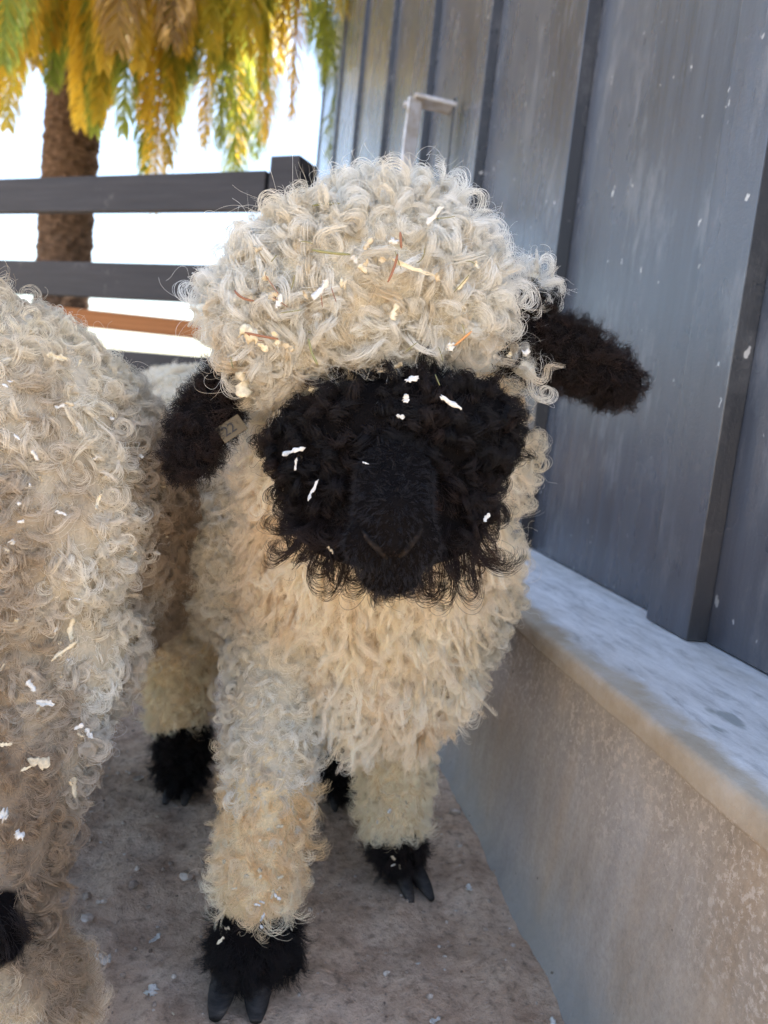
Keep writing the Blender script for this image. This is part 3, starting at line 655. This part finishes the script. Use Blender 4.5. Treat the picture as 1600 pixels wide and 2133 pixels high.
# ear tag with its number, hanging in the ear on the left of the picture
loc, nn_, r = hit(472, 893); dist = (np.array(loc)-ORG)@fwd if loc else .6
tc = np.array(plane_pt(482, 893, dist-.007)); tu = nrm(right*.80-down*.60); tv = nrm(right*.60+down*.80); tn = -fwd
tu = nrm(tu+fwd*.25); tn = nrm(np.cross(tv, tu)); tn = tn if tn@fwd < 0 else -tn
bm = bmesh.new()
X = Matrix([[tu[i], -tv[i], tn[i], tc[i]] for i in range(3)]+[[0, 0, 0, 1]])
box_bm(bm, -.0105, .0105, -.0068, .0068, -.0008, .0008, .0006, X); tg_ = from_bm('ear_tag', bm, M_tag, lamb)
cu = bpy.data.curves.new('number', 'FONT'); cu.body = '22'; cu.size = .011; cu.align_x = 'CENTER'; cu.align_y = 'CENTER'; cu.extrude = .0002; cu.materials.append(M_ink)
X2 = X @ Matrix.Translation((-.002, 0, .0012)) @ Matrix.Rotation(R(0), 4, 'Z')
tmp = bpy.data.objects.new('number_text', cu); col.objects.link(tmp); tme = bpy.data.meshes.new_from_object(tmp.evaluated_get(bpy.context.evaluated_depsgraph_get())); bpy.data.objects.remove(tmp)
to = bpy.data.objects.new('number', tme); col.objects.link(to); to.parent = tg_; to.matrix_parent_inverse = tg_.matrix_world.inverted(); to.matrix_world = X2

# ---- the sheep on the left, its flank towards us
sp2 = [
 C((-70, 1010, .66, 390), (88, 1100, .85, 335), 'body'), C((88, 1100, .85, 335), (195, 1085, 1.06, 232), 'body'),
 C((30, 1330, .66, 250), (60, 1480, .62, 150), 'body'), C((60, 1480, .62, 150), (20, 1700, .575, 115), 'body'),
 C((20, 1700, .575, 110), (5, 1880, .545, 92), 'body'), C((-20, 1910, .512, 50), (-12, 1965, .51, 48), 'knee'), C((-25, 2060, .535, 70), (-25, 2200, .53, 78), 'leg'),
]
q = ground_at(20, 2380)
sp2 += [world_cap((q[0], .515, .10), .05, (q[0], .50, .065), .04, 'leg'), world_cap((q[0], .50, .055), .036, (q[0], .495, .035), .034, 'foot')]
for dx, yy in ((-.20, .53), (-.12, 1.12), (-.28, 1.14)):
    x0 = q[0]+dx
    sp2 += [world_cap((x0, yy, .36), .08, (x0, yy, .20), .052, 'leg'), world_cap((x0, yy, .20), .05, (x0, yy-.01, .09), .044, 'leg'), world_cap((x0, yy-.01, .06), .036, (x0, yy-.015, .034), .034, 'foot')]
sp2 += [world_cap((-.47, .48, .50), .12, (-.62, .30, .60), .09, 'body'), world_cap((-.64, .27, .64), .085, (-.64, .25, .66), .08, 'topknot'), world_cap((-.66, .24, .60), .07, (-.70, .14, .53), .042, 'face'),
        world_cap((-.56, .28, .61), .02, (-.50, .27, .56), .024, 'ear'), world_cap((-.72, .28, .61), .02, (-.79, .26, .56), .024, 'ear')]
big, big_me = animal('sheep', 'larger woolly sheep cut off by the left edge, dusty curled flank turned to us', sp2, .007, 'black-faced sheep in the pen', seed=31, dust=1.2)
for dx, yy in ((0, .485), (-.20, .505), (-.12, 1.095), (-.28, 1.115)): hoof_pair(big, (q[0]+dx, yy, 0), (0, -1), .018, .05, .034)
bvh2 = BVHTree.FromPolygons([v.co for v in big_me.vertices], [p.vertices for p in big_me.polygons])

# ---- a third sheep further back
c3 = at(420, 905, 2.25)
sp3 = [world_cap((c3[0], 2.2, .44), .19, (c3[0]-.15, 2.75, .44), .19, 'body')]
for dx, dy in ((-.1, 0), (.1, 0), (-.22, .5), (-.02, .5)):
    x0, y0 = c3[0]+dx, 2.2+dy
    sp3 += [world_cap((x0, y0, .34), .07, (x0, y0, .1), .045, 'leg'), world_cap((x0, y0, .06), .035, (x0, y0-.01, .035), .034, 'foot')]
sp3 += [world_cap((c3[0]+.05, 2.15, .45), .10, (c3[0]+.12, 2.02, .42), .08, 'body'), world_cap((c3[0]+.13, 1.99, .42), .07, (c3[0]+.17, 1.90, .34), .045, 'face'),
        world_cap((c3[0]+.06, 2.0, .42), .02, (c3[0], 1.99, .37), .022, 'ear'), world_cap((c3[0]+.2, 2.0, .42), .02, (c3[0]+.26, 1.99, .37), .022, 'ear')]
far, far_me = animal('sheep', 'pale sheep standing far back, its rounded back just visible between flank and black ear', sp3, .012, 'black-faced sheep in the pen', dens=.35, seed=61, detail=.6, flymul=.3)
for dx, dy in ((-.1, 0), (.1, 0), (-.22, .5), (-.02, .5)): hoof_pair(far, (c3[0]+dx, 2.17+dy, 0), (0, -1), .018, .05, .034)

# ---------------------------------------------------------------- wood shavings and straw
def shaving(P0, ax_, nv, Ln, Wd, curl, m_, label, group, rag=.5):
    """a thin torn curl of wood"""
    ax_ = nrm(np.array(ax_)); nv = np.array(nv, float); nv = nrm(nv-ax_*(nv@ax_)); sd_ = np.cross(ax_, nv)
    nu, nw = 9, 4; V = []; Fc = []; th = -curl/2; p = np.zeros(3); cs = []
    for i in range(nu): cs.append((p.copy(), th)); p = p+(ax_*math.cos(th)+nv*math.sin(th))*Ln/(nu-1); th += curl/(nu-1)
    cm = sum(c[0] for c in cs)/nu; e1 = [random.uniform(1-rag, 1+rag)*(.35 if i in (0, nu-1) else 1) for i in range(nu)]; e2 = [random.uniform(1-rag*1.6, 1+rag) for i in range(nu)]
    bend = random.uniform(-.5, .5)
    for i, (c, t) in enumerate(cs):
        for j in range(nw):
            f_ = j/(nw-1)-.5; wv = Wd*f_*(e1[i] if f_ < 0 else e2[i]*e1[i]/max(.6, e1[i])); nn_ = nv*math.cos(t)-ax_*math.sin(t)
            V.append(c-cm+sd_*(wv+random.uniform(-.12, .12)*Wd)+ax_*random.uniform(-.06, .06)*Ln+nn_*(bend*Wd*(f_*f_)*3+random.uniform(-1, 1)*Wd*.12))
    for i in range(nu-1):
        for j in range(nw-1): Fc.append((i*nw+j, (i+1)*nw+j, (i+1)*nw+j+1, i*nw+j+1))
    o = mesh('wood_shaving', V, Fc, m_, None, True); o.location = tuple(P0)
    md = o.modifiers.new('thickness', 'SOLIDIFY'); md.thickness = .0004
    tag(o, label, 'wood shaving', group); return o
def on_wool(px, py, lift, tree=None):
    loc, nn_, r = hit(px, py, tree)
    if loc is None: return None
    return np.array(loc)-np.array(r)*lift, nrm(-np.array(r)+np.array(nn_)*.6)
# (px, py, length px, width px, angle, colour, lift, label)
MARK = [
 (845, 830, 26, 17, 80, 0, .026, 'squarish white shaving on the black forehead just below the topknot fringe'),
 (833, 868, 24, 15, 10, 0, .024, 'small white shaving lying on the black forehead directly above the nose'),
 (590, 870, 44, 24, 60, 0, .028, 'large pale folded shaving on the black cheek below the left edge of the topknot'),
 (610, 940, 62, 14, -22, 0, .024, 'long ragged white shaving stuck across the black cheek on the left'),
 (617, 967, 30, 9, -80, 0, .022, 'short upright white shaving under the long ragged one on the left cheek'),
 (652, 1022, 56, 9, -65, 0, .022, 'thin twisted white shaving shaped like a hook on the lower left cheek'),
 (1013, 1078, 26, 15, -50, 0, .024, 'white torn shaving on the lower right edge of the black face wool'),
 (690, 1146, 24, 10, 50, 1, .020, 'little orange brown flake in the black wool left of the nostrils'),
 (762, 965, 16, 4, 20, 0, .010, 'tiny white sliver on the bridge of the black nose'),
 (940, 838, 60, 13, 30, 0, .030, 'long grey white shaving below the fringe on the right of the forehead'),
 (655, 815, 46, 26, 70, 2, .040, 'cream torn shaving hanging from the middle of the topknot fringe'),
 (508, 800, 62, 40, 85, 2, .044, 'wide flat yellowish shaving at the lower left corner of the topknot'),
 (517, 696, 46, 40, 20, 2, .048, 'round yellowish shaving curled into the left side of the topknot'),
 (575, 705, 44, 14, 75, 2, .050, 'narrow cream shaving hanging beside the round yellow one'),
 (905, 450, 56, 18, -45, 0, .052, 'bright white feathery shaving near the top right of the topknot'),
 (860, 558, 120, 12, 24, 2, .052, 'longest cream strip lying slantwise across the middle of the topknot'),
 (668, 605, 60, 22, -45, 0, .052, 'white shaving with split ends in the middle left of the topknot'),
 (582, 628, 36, 18, -60, 0, .050, 'small bright shaving left of the split white one in the topknot'),
 (822, 650, 40, 16, -75, 2, .050, 'cream flake in the topknot above the fringe centre'),
 (858, 790, 34, 16, -20, 0, .040, 'folded white flake caught on the fringe above the forehead'),
 (822, 775, 22, 12, 40, 2, .040, 'small cream flake caught on the fringe left of the folded one'),
 (437, 1525, 56, 22, -40, 0, .024, 'white torn flake sticking out at the inner side of the left foreleg'),
]
SH = [(0, 22), (1, 22)]
def ang_axis(a): return right*math.cos(R(a))+down*math.sin(R(a))
for (px, py, l_, w_, an, mi, lift, lb) in MARK:
    q_ = on_wool(px, py, lift)
    if q_ is None: continue
    k = depth(q_[0])/F_PX; shaving(q_[0], ang_axis(an)+fwd*random.uniform(-.35, .35), q_[1], l_*k*.88, w_*k*.68, random.uniform(.6, 1.8), M_shave[mi], lb, 'wood shavings on the lamb')
for i in range(26):
    px, py = random.uniform(430, 1100), random.uniform(430, 790)
    q_ = on_wool(px, py, random.uniform(.042, .054))
    if q_ is None: continue
    shaving(q_[0], rng.normal(size=3), q_[1], random.uniform(.005, .011), random.uniform(.002, .005), random.uniform(.5, 2.5), random.choice(M_shave), 'small pale wood flake tangled in the curly topknot wool', 'small wood flakes in the topknot')
for i in range(60):
    px, py = random.uniform(450, 650), random.choice([random.uniform(1560, 1900), random.uniform(1850, 1960)])
    if i >= 40: px, py = random.uniform(755, 900), random.uniform(1640, 1810)
    q_ = on_wool(px, py, random.uniform(.016, .022))
    if q_ is None: continue
    shaving(q_[0], rng.normal(size=3), q_[1], random.uniform(.003, .008), random.uniform(.0012, .003), random.uniform(.2, 1.5), random.choice(M_shave), 'tiny pale wood flake stuck to the woolly front legs of the lamb', 'tiny wood flakes on the front legs')
MARK2 = [
 (150, 1310, 55, 10, -80, 2, 'looped cream wood curl on the dusty flank of the left sheep, largest ring'),
 (135, 1355, 60, 7, -35, 2, 'thin curved cream strip just under the looped curl on the flank'),
 (80, 1588, 46, 22, 20, 1, 'broad pale chip lying on the lower flank of the left sheep'),
 (65, 1430, 28, 12, 50, 0, 'white torn flake on the flank above the broad pale chip'),
 (95, 1465, 40, 14, 15, 0, 'crumpled white flake right of the torn one on the flank'),
 (185, 1528, 26, 9, 60, 0, 'short white chip near the belly edge of the left sheep'),
 (155, 1640, 42, 13, 80, 1, 'long oval tan chip low on the left sheep near its belly'),
 (152, 1745, 34, 16, -60, 0, 'bright double flake at the lowest edge of the left sheep wool'),
 (8, 1700, 26, 24, 0, 0, 'white flake at the left edge of the photo above the black knee'),
 (40, 1740, 20, 14, 30, 0, 'white diamond-shaped flake above the black knee'),
 (130, 1935, 60, 12, -35, 2, 'cream strip hanging beside the black knee of the left sheep'),
 (120, 745, 50, 14, 10, 2, 'yellowish strip on the upper back of the left sheep'),
 (205, 1045, 44, 8, -70, 2, 'upright cream strip in the middle of the left sheep flank'),
]
for (px, py, l_, w_, an, mi, lb) in MARK2:
    q_ = on_wool(px, py, .026, bvh2)
    if q_ is None: continue
    k = depth(q_[0])/F_PX; shaving(q_[0], ang_axis(an)+fwd*random.uniform(-.3, .3), q_[1], l_*k, w_*k, random.uniform(.6, 2.2), M_shave[mi], lb, 'wood shavings on the left sheep')
for i in range(60):
    px, py = random.uniform(0, 380), random.uniform(700, 1750)
    q_ = on_wool(px, py, random.uniform(.02, .027), bvh2)
    if q_ is None: continue
    shaving(q_[0], rng.normal(size=3), q_[1], random.uniform(.003, .009), random.uniform(.001, .003), random.uniform(.3, 2.5), random.choice(M_shave), 'small pale wood flake in the dusty flank wool of the left sheep', 'small wood flakes on the left sheep')
# on the ground
MARKG = [(215, 1985, 34, 24, 'largest white crumpled flake on the dirt between the two sheep'), (317, 2056, 22, 16, 'squarish white flake on the dirt left of the black front foot'),
 (325, 1935, 28, 8, 'slim white chip on the dirt left of the foreleg'), (976, 1856, 18, 9, 'white chip on the dirt between right front hoof and ledge'),
 (1158, 2125, 26, 10, 'white splinter at the bottom edge near the concrete ledge'), (907, 2122, 26, 8, 'flat white chip at the bottom edge right of the black foot')]
for (px, py, l_, w_, lb) in MARKG:
    p = ground_at(px, py, .004); k = depth(p)/F_PX; z = float(ground_z(np.array([p[0]]), np.array([p[1]]))[0])
    shaving((p[0], p[1], z+.003), (random.uniform(-1, 1), random.uniform(-1, 1), .1), (0, 0, 1), l_*k*1.1, w_*k*1.3, random.uniform(.4, 1.2), M_shave[0], lb, 'wood flakes on the dirt')
for i in range(90):
    x, y = random.uniform(-.7, .33), random.uniform(.5, 1.6); z = float(ground_z(np.array([x]), np.array([y]))[0])
    shaving((x, y, z+.0015), (random.uniform(-1, 1), random.uniform(-1, 1), .1), (random.uniform(-.3, .3), random.uniform(-.3, .3), 1), random.uniform(.002, .006), random.uniform(.001, .0028), random.uniform(.2, 1), random.choice(M_shave), 'tiny pale wood flake lying loose on the grey dirt', 'tiny wood flakes on the dirt')
# straw in the topknot
STR = [(835, 500, 34, 86, 0, 'dark red stalk standing upright in the middle of the topknot'), (820, 560, 60, 110, 0, 'thin curved red stalk hanging under the upright one'),
 (965, 705, 46, -40, 2, 'orange straw splinters on the right of the fringe'), (690, 527, 80, 5, 1, 'flat green hay blade lying across the upper topknot'),
 (680, 425, 60, -8, 1, 'green hay sprig near the top left of the topknot'), (650, 735, 60, 70, 1, 'drooping yellow green hay sprig in the fringe'), (505, 620, 50, 30, 0, 'forked brown stalk in the left side of the topknot'),
 (560, 465, 30, 70, 1, 'short dark green hay bit at the upper left of the topknot'), (612, 455, 24, 80, 0, 'short brown stalk at the upper middle left of the topknot'), (545, 700, 70, 190, 0, 'small tangled brown stalk low on the left of the topknot')]
def straw(P0, d, L_, m_, label, group, r_=.0006):
    pts = []; d = nrm(np.array(d)); b = nrm(np.cross(d, rng.normal(size=3))); cv = random.uniform(-.25, .25)
    for i in range(7): t = i/6-.5; pts.append(d*L_*t+b*L_*cv*t*t*2)
    o = tube('straw', pts, [r_*.6]+[r_]*5+[r_*.5], m_, None, 6); o.location = tuple(P0); tag(o, label, 'straw', group); return o
for (px, py, l_, an, mi, lb) in STR:
    q_ = on_wool(px, py, .052)
    if q_ is None: continue
    k = depth(q_[0])/F_PX; straw(q_[0], ang_axis(an)+fwd*random.uniform(-.2, .2), l_*k, M_straw[mi], lb, 'straw in the topknot', .0009)
for i in range(26):
    px, py = random.uniform(420, 1080), random.uniform(420, 790); q_ = on_wool(px, py, random.uniform(.042, .054))
    if q_ is None: continue
    straw(q_[0], rng.normal(size=3), random.uniform(.006, .018), random.choice(M_straw[:2]), 'fine bit of dry straw tangled in the curly topknot', 'fine straw bits in the topknot', .00035)
